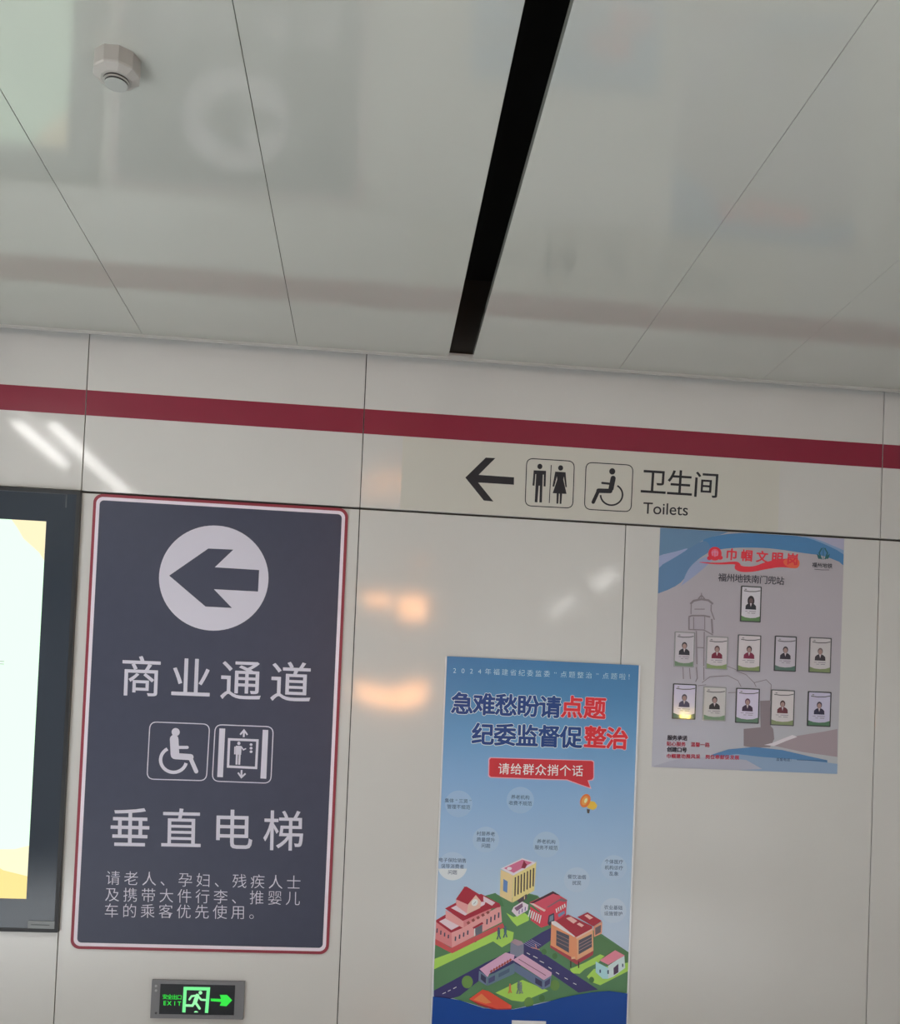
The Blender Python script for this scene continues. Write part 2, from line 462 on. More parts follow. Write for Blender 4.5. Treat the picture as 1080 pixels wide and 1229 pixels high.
A.poly([q(738, 270), q(780, 272), q(776, 335), q(736, 333)], WH)
A.line([q(732, 276), q(730, 332)], 1.6, WH)
A.line([q(778, 278), q(793, 300), q(812, 290)], 1.4, WH)
A.line([q(746, 330), q(743, 406)], 2.4, WH); A.line([q(766, 331), q(762, 407)], 2.4, WH)
for yy in (262, 288, 313): A.ell(*q(848, yy), 1.8, 1.6, WH, n=12)
A.line([q(797, 162), q(795, 208)], 2.2, WH); A.line([q(770, 190), q(797, 158), q(822, 192)], 2.0, WH)
A.line([q(780, 445), q(778, 492)], 2.2, WH); A.line([q(754, 464), q(778, 498), q(808, 470)], 2.0, WH)
A.build('lift_symbol', M_ink, sg)

# ------------------------------------------------------------------ green exit sign
YE = -0.018
ex = empty('exit_sign', (0, 0, 0))
tag(ex, 'small glowing green exit sign in a grey metal frame, low on the wall', 'sign')
a_, b_ = at(181.2, 1199, YE), at(292.7, 1200, YE)
ez1 = (at(181.7, 1176.8, YE).z + at(293.5, 1178.2, YE).z) / 2; ez0 = (at(180.5, 1222, YE).z + at(291.5, 1223.7, YE).z) / 2
ix0, ix1 = at(191.6, 1199, YE).x, at(281.5, 1200, YE).x
iz1 = (at(192.5, 1181, YE).z + at(282, 1182.3, YE).z) / 2; iz0 = (at(190.8, 1217.3, YE).z + at(281, 1218.5, YE).z) / 2
bm = bmesh.new()
for bx_ in ((a_.x, ix0, ez0, ez1), (ix1, b_.x, ez0, ez1), (ix0, ix1, iz1, ez1), (ix0, ix1, ez0, iz0)):
    bm_box(bm, bx_[0], bx_[1], YE, -0.0002, bx_[2], bx_[3])
link('frame', done(bm, 'frame'), M_greyinox, ex)
box('screen', ix0, ix1, YE + 0.0015, -0.0003, iz0, iz1, mat('exit_face', (0.010, 0.012, 0.018), rough=0.2), ex)
M_glow = print_mat('exit_glow', 0.4, 0.2, emit=1.0)
q = lambda x, y: (170 + x / 7.714, 1160 + y / 7.714)
G1 = (0.20, 0.93, 0.32); G2 = (0.03, 0.80, 0.06); G3 = (0.35, 0.98, 0.45)
A = Art(YE + 0.0010)
A.line([q(390, 425), q(403, 203), q(618, 207), q(600, 430)], 4.0, G1)
A.ell(*q(544, 243), 2.2, 2.2, G3)
A.line([q(515, 270), q(492, 335)], 4.8, G3, cap=True)
A.line([q(510, 268), q(462, 275), q(442, 305)], 2.4, G3, cap=True)
A.line([q(522, 275), q(552, 308), q(590, 310)], 2.4, G3, cap=True)
A.line([q(490, 330), q(470, 362), q(412, 360)], 3.0, G3, cap=True)
A.line([q(500, 335), q(536, 388)], 3.0, G3, cap=True)
A.ell(*q(503, 425), 2.4, 1.8, G3, n=12, a0=180, a1=360)
A.build('running_figure', M_glow, ex)
A.poly([q(640, 296), q(735, 300), q(722, 262), q(790, 262), q(838, 312), q(785, 368), q(722, 362), q(738, 328), q(640, 320)], G2)
A.build('arrow', M_glow, ex)
A.text('安全出口', q(216, 279), q(350, 284), 6.4, G2, bold=0.01)
A.text('EXIT', q(212, 336), q(350, 341), 7.0, G2, bold=0.02)
A.build('lettering', M_glow, ex)
for yy in (180, 222, 430):
    p = at(*q(133, yy), YE)
    bm = bmesh.new()
    bmesh.ops.create_cone(bm, cap_ends=True, segments=12, radius1=0.0045, radius2=0.0045, depth=0.002, matrix=Matrix.Translation((p.x, YE - 0.0008, p.z)) @ Matrix.Rotation(math.pi / 2, 4, 'X'))
    link('indicator', done(bm, 'indicator'), mat('indicator_lens', (0.45, 0.45, 0.47) if yy < 300 else (0.05, 0.05, 0.06), rough=0.3), ex)

# ------------------------------------------------------------------ toilets decal
td = empty('toilet_sign', (0, 0, 0))
tag(td, 'cream vinyl sign strip with arrow and Toilets lettering below the red stripe', 'sign')
tx0, tx1 = at(481.5, 575).x, at(935, 590).x
box('backing', tx0, tx1, -0.0006, 0.0001, Z_GROOVE + 0.006, Z_ST_B - 0.001, mat('cream_vinyl', (0.67, 0.655, 0.595), rough=0.5, spec=0.3, coat=0.1, coat_rough=0.4), td)
BK = col(34, 35, 40)
A = Art(-0.0008)
q = lambda x, y: (540 + x / 6.75, 540 + y / 6.75)
A.poly([q(*p) for p in ((124, 224), (290, 62), (368, 66), (232, 202), (519, 222), (518, 282), (228, 264), (352, 418), (274, 410))], BK)
A.build('arrow', M_ink, td)
A.line(rquad(q(622, 68), q(1008, 92), q(994, 472), q(608, 452), 8), 1.1, BK, closed=True)
A.ell(*q(728, 134), 3.0, 3.2, BK)
A.poly([q(678, 165), q(778, 170), q(774, 296), q(758, 295), q(760, 200), q(752, 200), q(744, 426), q(724, 425), q(728, 290), q(718, 290), q(708, 425), q(686, 423), q(698, 196), q(692, 196), q(684, 290), q(668, 288)], BK)
A.line([q(820, 122), q(804, 430)], 1.0, BK)
A.ell(*q(896, 146), 3.0, 3.2, BK)
A.poly([q(852, 176), q(936, 181), q(946, 302), q(935, 301), q(922, 215), q(918, 240), q(944, 356), q(908, 355), q(902, 437), q(888, 437), q(890, 355), q(882, 354), q(877, 436), q(862, 435), q(864, 352), q(832, 350), q(868, 240), q(866, 214), q(844, 298), q(830, 296)], BK)
A.build('toilet_symbol', M_ink, td)
q = lambda x, y: (690 + x / 5.684, 545 + y / 5.684)
A.line(rquad(q(76, 56), q(396, 76), q(382, 394), q(64, 376), 8), 1.1, BK, closed=True)
A.ell(*q(254, 118), 3.6, 3.8, BK)
A.line([q(260, 165), q(246, 235)], 6.2, BK, cap=True)
A.line([q(240, 252), q(160, 250)], 5.4, BK, cap=True)
A.line([q(160, 250), q(124, 328)], 4.2, BK, cap=True)
A.line([q(232, 202), q(186, 197)], 2.6, BK, cap=True)
A.arc(*q(249, 277), 13.2, 12.6, -58, 178, 2.0, BK)
A.build('wheelchair_symbol', M_ink, td)
A.text('卫生间', (784.5, 577.8), (847.5, 581.8), 33.0, BK, bold=0.006)
A.build('lettering', M_ink, td)
A.latin('Toilets', (771.3, 616.3), (1, 0.045), 19.6, BK, bold=0.004)
A.build('lettering', M_ink, td)

# ------------------------------------------------------------------ blue poster board
YP = -0.010
bp = empty('blue_poster', (0, 0, 0))
tag(bp, 'tall blue printed poster board with big headline and a drawn little town', 'poster')
px0 = (at(534.6, 792, YP).x + at(517.8, 1229, YP).x) / 2; px1 = (at(767.8, 800, YP).x + at(751.8, 1229, YP).x) / 2
pz1 = (at(535, 789, YP).z + at(767, 797, YP).z) / 2; pz0 = pz1 - 1.90
box('board', px0, px1, YP, -0.0003, pz0, pz1, mat('poster_board', col(90, 130, 165), rough=0.5), bp)
M_edge = mat('white_edge_strip', (0.85, 0.85, 0.88), rough=0.2, coat=1.0)
for xx in (px0, px1): box('edge_strip', xx - 0.0036, xx + 0.0032, YP - 0.003, -0.0003, pz0, pz1, M_edge, bp, bev=0.001)
A = Art(YP - 0.0003)
bx0, bx1 = px0 + 0.003, px1 - 0.003
stops = [(789, (54, 110, 156)), (830, (62, 118, 162)), (880, (84, 136, 178)), (940, (112, 152, 190)), (1000, (130, 163, 195)), (1060, (148, 174, 197)), (1120, (160, 180, 200)), (1180, (168, 183, 205)), (1235, (168, 183, 205))]
zs = [at(645, y_, YP).z for y_, _ in stops]
A.mp = lambda x, z: (x, z)
zs[0] = pz1 - 0.0005
for i in range(len(stops) - 1):
    A.k = 0; c0, c1 = col(*stops[i][1]), col(*stops[i + 1][1])
    A.poly([(bx0, zs[i + 1]), (bx1, zs[i + 1]), (bx1, zs[i]), (bx0, zs[i])], None, cs=[c1, c1, c0, c0])
A.k = 2; A.mp = None
A.build('background_print', M_gloss_ink, bp)
# header line
A.text('2024年福建省纪委监委“点题整治”点题啦！', (545.5, 804.5), (757, 812.3), 8.2, col(170, 198, 215), bold=-0.01)
A.build('header_line', M_gloss_ink, bp)['kind'] = 'stuff'; A.k = 2
# big headline: pale outline, then the coloured face
NV, RD, PALE = col(22, 58, 118), col(192, 26, 40), col(185, 205, 225)
def head(t, p0, p1, em, c, oc):
    A.text(t, p0, p1, em, oc, bold=0.056); A.text(t, p0, p1, em, c, bold=0.030); A.build('headline', M_gloss_ink, bp)
head('急难愁盼请', (554.7, 844.0), (660.2, 848.3), 27.5, NV, PALE)
head('纪委监督促', (579.5, 880.8), (685.5, 884.6), 27.5, NV, PALE)
head('点题', (686.5, 848.3), (713.8, 849.6), 27.5, RD, col(230, 170, 180))
head('整治', (714.2, 884.6), (740.5, 886.0), 27.5, RD, col(230, 170, 180))
q = lambda x, y: (580 + x / 7.714, 900 + y / 7.714)
A.poly([q(*p) for p in ((60, 68), (1010, 96), (1026, 108), (1026, 262), (1012, 282), (975, 290), (1000, 362), (905, 330), (770, 282), (500, 275), (60, 258), (44, 240), (46, 85))], col(215, 150, 165))
A.poly([q(*p) for p in ((70, 76), (1000, 103), (1018, 114), (1018, 255), (1006, 274), (965, 282), (988, 350), (905, 322), (775, 274), (500, 266), (70, 250), (54, 234), (56, 92))], col(176, 34, 46))
A.text('请给群众捎个话', q(190, 174), q(872, 193), 14.3, col(246, 226, 212), bold=0.006)
b_ = A.build('banner', M_gloss_ink, bp); b_['label'] = 'red speech banner with white characters'
# round bubbles
bub = [((550.4, 964.8), 16.5, ['集体“三资”', '管理不规范'], 0), ((624.4, 960.4), 16.5, ['养老机构', '收费不规范'], 0),
       ((583, 1007.8), 16, ['村居养老', '质量提升', '问题'], 0), ((655.5, 1013.7), 16, ['养老机构', '服务不规范'], 0),
       ((543, 1039.6), 17.5, ['电子保险销售', '误导消费者', '问题'], 1), ((736.7, 1041.4), 15.5, ['个体医疗', '机构诊疗', '乱象'], 0),
       ((692.2, 1056), 15.5, ['餐饮油烟', '扰民'], 0), ((736, 1092.8), 15.5, ['农业基础', '设施管护'], 0)]
for (cx, cy), r, lines, k in bub:
    A.k = 2
    t = max(0, min(1, (cy - 950) / 150)); bc = tuple(int(u + (v - u) * t) for u, v in zip((130, 163, 193), (164, 182, 200)))
    A.ell(cx, cy, r, r * 0.97, col(*bc), n=36)
    if k: A.poly([(cx + r * math.cos(a), cy + r * .97 * math.sin(a)) for a in [math.radians(10 + 160 * i / 16) for i in range(17)]], col(186, 196, 214))
    for i, t_ in enumerate(lines):
        yy = cy + (i - (len(lines) - 1) / 2) * 7.2; n_ = len(t_)
        A.text(t_, (cx - (n_ - 1) * 2.8, yy - 0.4 * (n_ - 1) * .25), (cx + (n_ - 1) * 2.8, yy + 0.4 * (n_ - 1) * .25), 5.6, col(52, 72, 108), bold=0.006)
    A.build('bubble', M_gloss_ink, bp)
# megaphone
A.k = 2
q = lambda x, y: (680 + x / 12, 930 + y / 12)
A.poly([q(290, 470), q(330, 375), q(400, 385), q(440, 440), (q(425, 480)), q(380, 505), q(330, 490)], col(215, 165, 40))
A.ell(*q(268, 372), 6.0, 8.4, col(200, 105, 35), rot=22); A.ell(*q(262, 372), 3.6, 5.6, col(225, 140, 60), rot=22)
A.ell(*q(275, 370), 1.6, 3.0, col(250, 215, 150), rot=22)
A.poly([q(290, 490), q(335, 500), q(325, 555), q(295, 550)], col(70, 60, 55))
A.build('megaphone_print', M_gloss_ink, bp)

# ---- the drawn town
q = lambda x, y: (505 + x / 3.857, 1010 + y / 3.857)
def P(c, *pts): A.poly([q(*p) for p in pts], c)
GR, GR2, LG, RO = col(72, 118, 78), col(62, 104, 72), col(148, 196, 72), col(48, 46, 98)
# ground
P(GR, (60, 700), (60, 480), (300, 250), (345, 240), (400, 270), (480, 235), (540, 250), (620, 330), (840, 430), (965, 515), (962, 700), (700, 720), (560, 745), (430, 775), (300, 770), (180, 735))
P(col(60, 108, 66), (300, 250), (345, 238), (372, 262), (385, 300), (310, 300))
P(col(70, 112, 68), (820, 430), (965, 515), (962, 600), (850, 540), (700, 500))
# lawns
P(LG, (60, 590), (58, 545), (180, 500), (370, 400), (430, 420), (425, 462), (375, 490), (335, 462), (210, 520), (65, 590))
P(LG, (395, 330), (430, 350), (480, 330), (500, 345), (500, 365), (445, 392), (425, 372))
P(col(56, 100, 62), (480, 240), (545, 255), (500, 290), (450, 285))
P(LG, (690, 590), (760, 560), (830, 522), (850, 530), (822, 560), (760, 590), (735, 612), (700, 610))
P(LG, (768, 625), (800, 590), (960, 560), (958, 600), (880, 640), (830, 665), (790, 650))
P(LG, (345, 700), (470, 640), (590, 690), (470, 742), (420, 735))
# roads
P(RO, (60, 720), (60, 690), (300, 560), (430, 500), (480, 470), (560, 420), (610, 395), (640, 410), (640, 430), (540, 500), (820, 685), (730, 700), (600, 610), (520, 560), (300, 620), (180, 715), (110, 735))
dash = [((100, 705), (115, 698)), ((125, 693), (138, 687)), ((150, 681), (165, 673)), ((490, 515), (505, 523)), ((520, 530), (540, 540)), ((550, 552), (570, 562)), ((590, 580), (605, 590)), ((625, 605), (640, 614)), ((665, 630), (680, 638)), ((705, 655), (720, 662))]
for a, b in dash: A.line([q(*a), q(*b)], 0.8, col(205, 200, 215))
for i in range(5): A.line([q(475 + i * 9, 470 - i * 4), q(520 + i * 9, 495 - i * 4)], 0.5, col(150, 150, 190))
A.line([q(510, 490), q(550, 500)], 1.0, col(180, 120, 110)); A.line([q(530, 475), q(535, 498)], 1.0, col(180, 120, 110))
for cx, cy, r in ((215, 650, 26), (250, 455, 10), (790, 640, 12), (500, 745, 22), (620, 665, 22), (570, 510, 12), (620, 530, 12), (560, 725, 14)):
    A.ell(*q(cx, cy), r / 3.857, r / 3.857 * 1.15, col(88, 128, 58) if r > 20 else col(60, 104, 56), n=14)
A.build('printed_ground', M_gloss_ink, bp)
# left long house (crop at 7.714)
q6 = lambda x, y: (510 + x / 7.714, 1030 + y / 7.714)
def Q(c, *pts): A.poly([q6(*p) for p in pts], c)
PK, PK2, DR, CR = col(205, 140, 140), col(190, 115, 118), col(150, 26, 48), col(205, 180, 190)
Q(col(178, 70, 72), (90, 740), (240, 830), (720, 600), (735, 640), (250, 880), (95, 800))
Q(PK2, (95, 570), (245, 680), (250, 830), (92, 745)); Q(PK, (245, 680), (700, 440), (712, 590), (250, 828))
Q(DR, (90, 580), (190, 520), (360, 610), (360, 640), (240, 690)); Q(CR, (130, 585), (200, 550), (330, 620), (245, 665))
Q(PK, (190, 480), (360, 570), (360, 650), (190, 560)); Q(PK2, (355, 565), (610, 420), (612, 480), (358, 640))
Q(DR, (185, 465), (380, 360), (520, 330), (690, 420), (700, 450), (600, 470), (350, 580)); Q(CR, (240, 460), (300, 430), (560, 400), (550, 430), (370, 530))
Q(CR, (540, 350), (650, 410), (620, 440), (540, 395))
Q(DR, (365, 265), (500, 340), (400, 430), (285, 380)); Q(PK, (285, 380), (400, 430), (385, 510), (290, 440)); Q(col(222, 165, 150), (470, 340), (520, 400), (510, 460), (385, 520), (400, 425))
Q(DR, (355, 265), (385, 262), (520, 345), (500, 352)); A.ell(*q6(460, 410), 3.6, 4.4, col(225, 225, 230), rot=30); A.line([q6(450, 425), q6(472, 400)], 0.5, col(90, 80, 90))
for i in range(4): A.line([q6(280 + i * 38, 765 - i * 19), q6(283 + i * 38, 725 - i * 19)], 1.7, col(70, 60, 80))
for i in range(4): A.line([q6(110 + i * 35, 690 + i * 17), q6(112 + i * 35, 650 + i * 19)], 1.6, col(70, 60, 80))
for i in range(4): A.line([q6(572 + i * 36, 612 - i * 20), q6(575 + i * 36, 562 - i * 20)], 1.7, col(70, 60, 80))
for i in range(5): A.line([q6(390 + i * 45, 605 - i * 24), q6(412 + i * 45, 590 - i * 24)], 3.2, col(130, 62, 60))
Q(DR, (440, 640), (530, 590), (540, 605), (450, 655)); Q(col(90, 95, 105), (460, 650), (530, 612), (530, 690), (470, 720)); A.line([q6(460, 650), q6(458, 720)], 1.2, col(225, 220, 225))
A.build('printed_house', M_gloss_ink, bp)
# tall block
Q(col(222, 180, 128), (700, 105), (815, 155), (805, 410), (692, 350)); Q(col(228, 186, 120), (815, 150), (1030, 30), (1010, 300), (808, 412))
Q(col(225, 190, 200), (700, 95), (900, 0), (1030, 40), (815, 160)); Q(col(182, 96, 128), (730, 92), (900, 12), (990, 40), (820, 135))
A.ell(*q6(780, 95), 3.0, 2.0, col(225, 190, 205)); Q(col(120, 25, 50), (915, 15), (930, 45), (945, 60), (925, 95), (890, 90), (905, 50))
for i in range(7): A.line([q6(832 + i * 28, 350 - i * 15), q6(836 + i * 28, 175 - i * 14)], 1.6, col(60, 48, 46))
Q(col(82, 118, 168), (725, 190), (765, 215), (760, 320), (722, 300)); Q(col(70, 62, 72), (850, 390), (940, 330), (945, 370), (880, 420))
A.line([q6(920, 350), q6(920, 380)], 0.9, col(228, 186, 120))
Q(col(210, 190, 215), (800, 490), (850, 540), (950, 480), (955, 430), (900, 400), (820, 450)); Q(col(112, 80, 110), (825, 460), (900, 415), (905, 450), (850, 490))
for i in range(3): A.line([q6(870 + i * 28, 515 - i * 15), q6(872 + i * 28, 480 - i * 15)], 1.2, col(110, 90, 150))
A.build('printed_house', M_gloss_ink, bp)
# red shop and terracotta block (crop at 7.714 from 640,1050)
q7 = lambda x, y: (640 + x / 7.714, 1050 + y / 7.714)
def S(c, *pts): A.poly([q7(*p) for p in pts], c)
RS = col(188, 52, 72)
S(RS, (-30, 290), (70, 360), (75, 490), (-25, 420)); S(RS, (-35, 255), (180, 155), (310, 230), (300, 370), (200, 440), (70, 490), (60, 340))
S(col(60, 30, 45), (-35, 262), (180, 150), (250, 190), (180, 175), (0, 262)); S(col(186, 66, 88), (0, 265), (185, 172), (255, 215), (110, 320))
S(col(225, 170, 165), (-35, 262), (0, 262), (115, 325), (100, 340)); S(col(110, 88, 96), (120, 300), (255, 215), (315, 235), (290, 250), (240, 240), (140, 300))
for i in range(6): S(col(225, 200, 205), (-35 + i * 20, 320 + i * 10), (-25 + i * 20, 325 + i * 10), (-42 + i * 20, 390 + i * 12), (-52 + i * 20, 382 + i * 12))
for i in range(5): S(col(232, 205, 210), (205 + i * 19, 315 - i * 11), (215 + i * 19, 308 - i * 11), (222 + i * 19, 345 - i * 12), (212 + i * 19, 352 - i * 12))
S(col(100, 125, 155), (225, 365), (285, 330), (290, 355), (235, 392)); S(col(40, 42, 62), (130, 450), (140, 375), (190, 350), (195, 420), (150, 470)); S(col(100, 120, 135), (145, 435), (150, 385), (185, 365), (182, 415))
A.build('printed_house', M_gloss_ink, bp)
S(col(150, 52, 62), (155, 640), (400, 790), (555, 700), (550, 740), (400, 830), (155, 670))
S(col(204, 132, 92), (165, 440), (400, 570), (405, 790), (158, 650)); S(col(214, 150, 110), (400, 570), (550, 490), (555, 700), (405, 785))
S(col(225, 195, 195), (165, 430), (200, 425), (385, 545), (380, 575), (170, 455)); S(DR, (205, 425), (320, 365), (545, 475), (540, 500), (395, 575)); S(col(225, 165, 150), (395, 575), (550, 492), (552, 505), (398, 592))
S(col(222, 160, 155), (300, 400), (345, 385), (405, 425), (370, 450)); S(col(222, 160, 155), (400, 455), (425, 440), (468, 465), (445, 482))
S(col(72, 72, 84), (212, 510), (330, 560), (328, 720), (210, 650)); S(col(72, 72, 84), (418, 605), (540, 545), (540, 665), (418, 735))
for i in range(3): A.line([q7(214, 545 + i * 36), q7(328, 600 + i * 36)], 0.7, col(140, 110, 105)); A.line([q7(420, 640 + i * 30), q7(538, 575 + i * 30)], 0.7, col(150, 120, 120))
S(DR, (405, 390), (500, 345), (632, 425), (555, 475)); S(col(222, 160, 155), (470, 375), (500, 362), (552, 395), (520, 412)); S(col(204, 140, 110), (555, 478), (635, 430), (632, 540), (560, 575)); S(col(96, 84, 88), (570, 490), (625, 460), (622, 530), (572, 556))
A.line([q7(345, 795), q7(345, 855)], 1.2, col(60, 40, 40)); A.line([q7(418, 800), q7(418, 860)], 1.2, col(60, 40, 40)); A.line([q7(350, 770), q7(385, 765)], 2.5, col(220, 160, 120))
A.build('printed_house', M_gloss_ink, bp)
S(col(150, 196, 208), (575, 800), (690, 860), (690, 960), (640, 960), (575, 900)); S(col(178, 200, 208), (690, 840), (840, 740), (848, 860), (740, 940), (690, 960)); S(col(202, 120, 138), (610, 790), (755, 695), (845, 745), (690, 830))
S(col(70, 50, 80), (740, 860), (785, 820), (785, 900), (742, 925)); A.line([q7(617, 875), q7(617, 905)], 1.8, col(50, 70, 100)); A.line([q7(690, 880), q7(690, 915)], 1.8, col(50, 70, 100)); A.line([q7(825, 820), q7(825, 850)], 1.5, col(50, 70, 100))
A.build('printed_house', M_gloss_ink, bp)
# L-shaped hall (crop at 8.308 from 550,1120)
q8 = lambda x, y: (550 + x / 8.308, 1120 + y / 8.308)
def T(c, *pts): A.poly([q8(*p) for p in pts], c)
GB = col(92, 112, 140)
T(col(112, 118, 138), (520, 90), (650, 105), (650, 215), (600, 245), (515, 200)); T(col(150, 128, 140), (520, 85), (560, 55), (630, 80), (650, 105), (590, 125))
T(GB, (205, 370), (290, 430), (280, 520), (200, 470)); T(col(84, 112, 128), (290, 430), (560, 290), (560, 400), (285, 525)); T(col(190, 150, 180), (210, 355), (470, 190), (560, 215), (550, 260), (310, 400), (290, 435))
T(col(86, 104, 134), (550, 290), (840, 460), (840, 560), (560, 380)); T(GB, (840, 460), (930, 400), (915, 525), (840, 560)); T(col(188, 150, 176), (540, 265), (640, 205), (930, 390), (925, 420), (850, 465))
A.line([q8(600, 255), q8(870, 420)], 0.8, col(112, 62, 92))
for i in range(8): A.line([q8(320 + i * 27, 390 - i * 16), q8(335 + i * 27, 365 - i * 16)], 2.4, col(150, 66, 66))
T(col(48, 50, 82), (225, 400), (275, 440), (272, 500), (222, 455)); T(col(48, 50, 82), (765, 440), (832, 478), (832, 535), (765, 495)); T(col(60, 62, 100), (860, 480), (915, 445), (910, 500), (858, 535)); T(col(66, 72, 112), (300, 450), (365, 415), (362, 470), (300, 500)); T(col(66, 88, 112), (400, 400), (510, 345), (508, 385), (400, 440))
A.build('printed_house', M_gloss_ink, bp)
T(col(205, 66, 42), (105, 655), (240, 560), (300, 575), (530, 720), (525, 750), (380, 750), (220, 700)); T(col(226, 112, 56), (150, 660), (230, 600), (330, 690), (270, 700)); T(col(150, 30, 40), (105, 655), (220, 700), (380, 750), (530, 748), (525, 762), (370, 765), (200, 712))
A.build('printed_plaza', M_gloss_ink, bp)
for x_, y_, s2, c_ in ((360, 420, 1, col(60, 92, 110)), (390, 412, 1, col(60, 92, 110)), (412, 675, .8, col(190, 110, 60)), (452, 668, 1.1, col(90, 112, 110)), (462, 672, 1.0, col(110, 128, 120))):
    A.ell(*q(x_, y_ - 18 * s2), 1.3 * s2, 1.5 * s2, c_, n=10); A.line([q(x_, y_ - 12 * s2), q(x_, y_ + 10 * s2)], 3.0 * s2, c_); A.line([q(x_, y_ + 8 * s2), q(x_ - 8 * s2, y_ + 32 * s2)], 1.4, c_); A.line([q(x_, y_ + 8 * s2), q(x_ + 8 * s2, y_ + 30 * s2)], 1.4, c_)
    A.build('printed_figure', M_gloss_ink, bp)
# deep blue foot of the poster
A.mp = lambda x, z: (x, z)
cur = [(52, 716), (110, 722), (180, 733), (230, 750), (290, 770), (360, 777), (430, 775), (500, 762), (570, 745), (650, 722), (720, 708), (800, 695), (870, 690), (960, 702)]
pts = [(at(*q(*p), YP).x, at(*q(*p), YP).z) for p in cur]
pts[0] = (bx0, pts[0][1]); pts[-1] = (bx1, pts[-1][1])
A.poly(pts + [(bx1, pz0 + .01), (bx0, pz0 + .01)], (0.0, lin(60) / 0.63, lin(136) / 0.62))
A.mp = None
A.build('printed_sea', M_gloss_ink, bp)
A.poly([(614, 1224), (655, 1225.3), (654, 1262), (612.5, 1260.5)], col(200, 200, 208))
b_ = A.build('blank_label', M_gloss_ink, bp); b_['label'] = 'pale square at the foot of the poster'

# ------------------------------------------------------------------ staff poster
YW = -0.0015
sp = empty('staff_poster', (0, 0, 0))
tag(sp, 'grey and blue staff poster carrying eleven name badges, below the sign strip', 'poster')
wx0 = (at(792, 640, YW).x + at(782, 918, YW).x) / 2; wx1 = (at(1012.7, 648, YW).x + at(1005, 926, YW).x) / 2
wz1 = Z_GROOVE - 0.006; wz0 = (at(783, 921, YW).z + at(1004, 928.5, YW).z) / 2
box('sheet', wx0, wx1, YW, -0.0002, wz0, wz1, mat('poster_sheet', col(158, 155, 165), rough=0.4), sp)
A = Art(YW - 0.0001)
A.mp = lambda x, z: (x, z)
zm = wz0 + (wz1 - wz0) * 0.55
cT, cM, cB = col(149, 148, 154), col(152, 149, 157), col(158, 163, 174)
A.poly([(wx0, zm), (wx1, zm), (wx1, wz1), (wx0, wz1)], None, cs=[cM, cM, cT, cT])
A.k = 0
A.poly([(wx0, wz0), (wx1, wz0), (wx1, zm), (wx0, zm)], None, cs=[cB, col(152, 160, 163), cM, cM])
def clampx(x, z): return (max(wx0 + .0005, min(wx1 - .0005, x)), max(wz0 + .0005, min(wz1 - .0005, z)))
def mp_(x, y):
    p = at(x, y, YW); return clampx(p.x, p.z)
A.mp = mp_
q = lambda x, y: (770 + x / 4.154, 620 + y / 4.154)
def P(c, *pts): A.poly(smooth([q(*p) for p in pts]), c)
P(col(88, 122, 152), (20, -20), (480, 40), (430, 82), (320, 108), (230, 163), (160, 208), (20, 290))
P(col(132, 146, 178), (20, 205), (160, 178), (250, 150), (160, 208), (20, 285))
P(col(146, 148, 170), (780, 90), (850, 60), (1090, 60), (1090, 230), (1005, 180), (900, 130)); P(col(112, 140, 172), (780, 95), (860, 105), (1000, 165), (1090, 200), (1090, 235), (1000, 182), (900, 132))
outer = [(60, 262), (160, 208), (230, 163), (320, 108), (430, 83), (620, 80), (800, 98), (900, 130), (1040, 200)]
inner = [(1040, 250), (920, 195), (800, 182), (700, 165), (600, 155), (450, 155), (350, 170)]
P(col(66, 116, 160), (300, 122), (320, 108), (430, 83), (620, 80), (800, 98), (900, 130), (1090, 225), (1090, 275), (920, 195), (800, 182), (700, 165), (600, 155), (450, 155), (350, 170), (290, 200))
P(col(82, 118, 154), (10, 290), (160, 208), (230, 163), (320, 108), (350, 170), (290, 205), (230, 260), (200, 340), (10, 410))
P(col(128, 142, 172), (200, 340), (230, 260), (290, 205), (380, 190), (330, 240), (260, 300), (190, 350))
A.build('background_print', M_ink, sp)
# red emblem, title and ribbon
RR = col(196, 42, 58)
A.ell(*q(365, 185), 8.0, 8.3, RR); A.ell(*q(365, 180), 4.5, 4.5, col(206, 90, 110)); A.text('巾', q(365, 184), q(366, 184), 9, col(190, 130, 160))
A.ell(*q(392, 205), 3.0, 2.6, RR, n=12); A.ell(*q(338, 207), 3.0, 2.6, RR, n=12)
P(RR, (285, 225), (380, 232), (470, 222), (490, 232), (495, 248), (560, 250), (620, 225), (700, 210), (780, 208), (775, 262), (700, 250), (620, 262), (560, 275), (500, 278), (465, 265), (462, 248), (470, 236), (380, 240), (290, 230))
P(col(222, 84, 58), (700, 212), (780, 208), (790, 235), (775, 262), (715, 250))
A.build('ribbon_print', M_ink, sp)
A.text('巾帼文明岗', q(448, 188), q(752, 212), 14.5, RR, bold=0.03)
A.build('title', M_ink, sp)
GT = col(40, 92, 96)
c0 = q(905, 190)
A.poly([(c0[0] - 8, c0[1] - 1), (c0[0] - 4.5, c0[1] + 1), (c0[0] - 3, c0[1] + 5), (c0[0] - 6, c0[1] + 5)], GT); A.poly([(c0[0] + 8, c0[1] - 1), (c0[0] + 4.5, c0[1] + 1), (c0[0] + 3, c0[1] + 5), (c0[0] + 6, c0[1] + 5)], GT)
A.line([(c0[0] - 1.6, c0[1] - 8), (c0[0] - 5, c0[1] - 2), (c0[0] - 2, c0[1] + 5.5)], 1.6, GT); A.line([(c0[0] + 1.6, c0[1] - 8), (c0[0] + 5, c0[1] - 2), (c0[0] + 2, c0[1] + 5.5)], 1.6, GT); A.line([(c0[0], c0[1] - 9), (c0[0], c0[1] + 6)], 0.8, GT)
A.text('福州地铁', q(862, 241), q(938, 246), 6.2, col(40, 42, 50), bold=0.02)
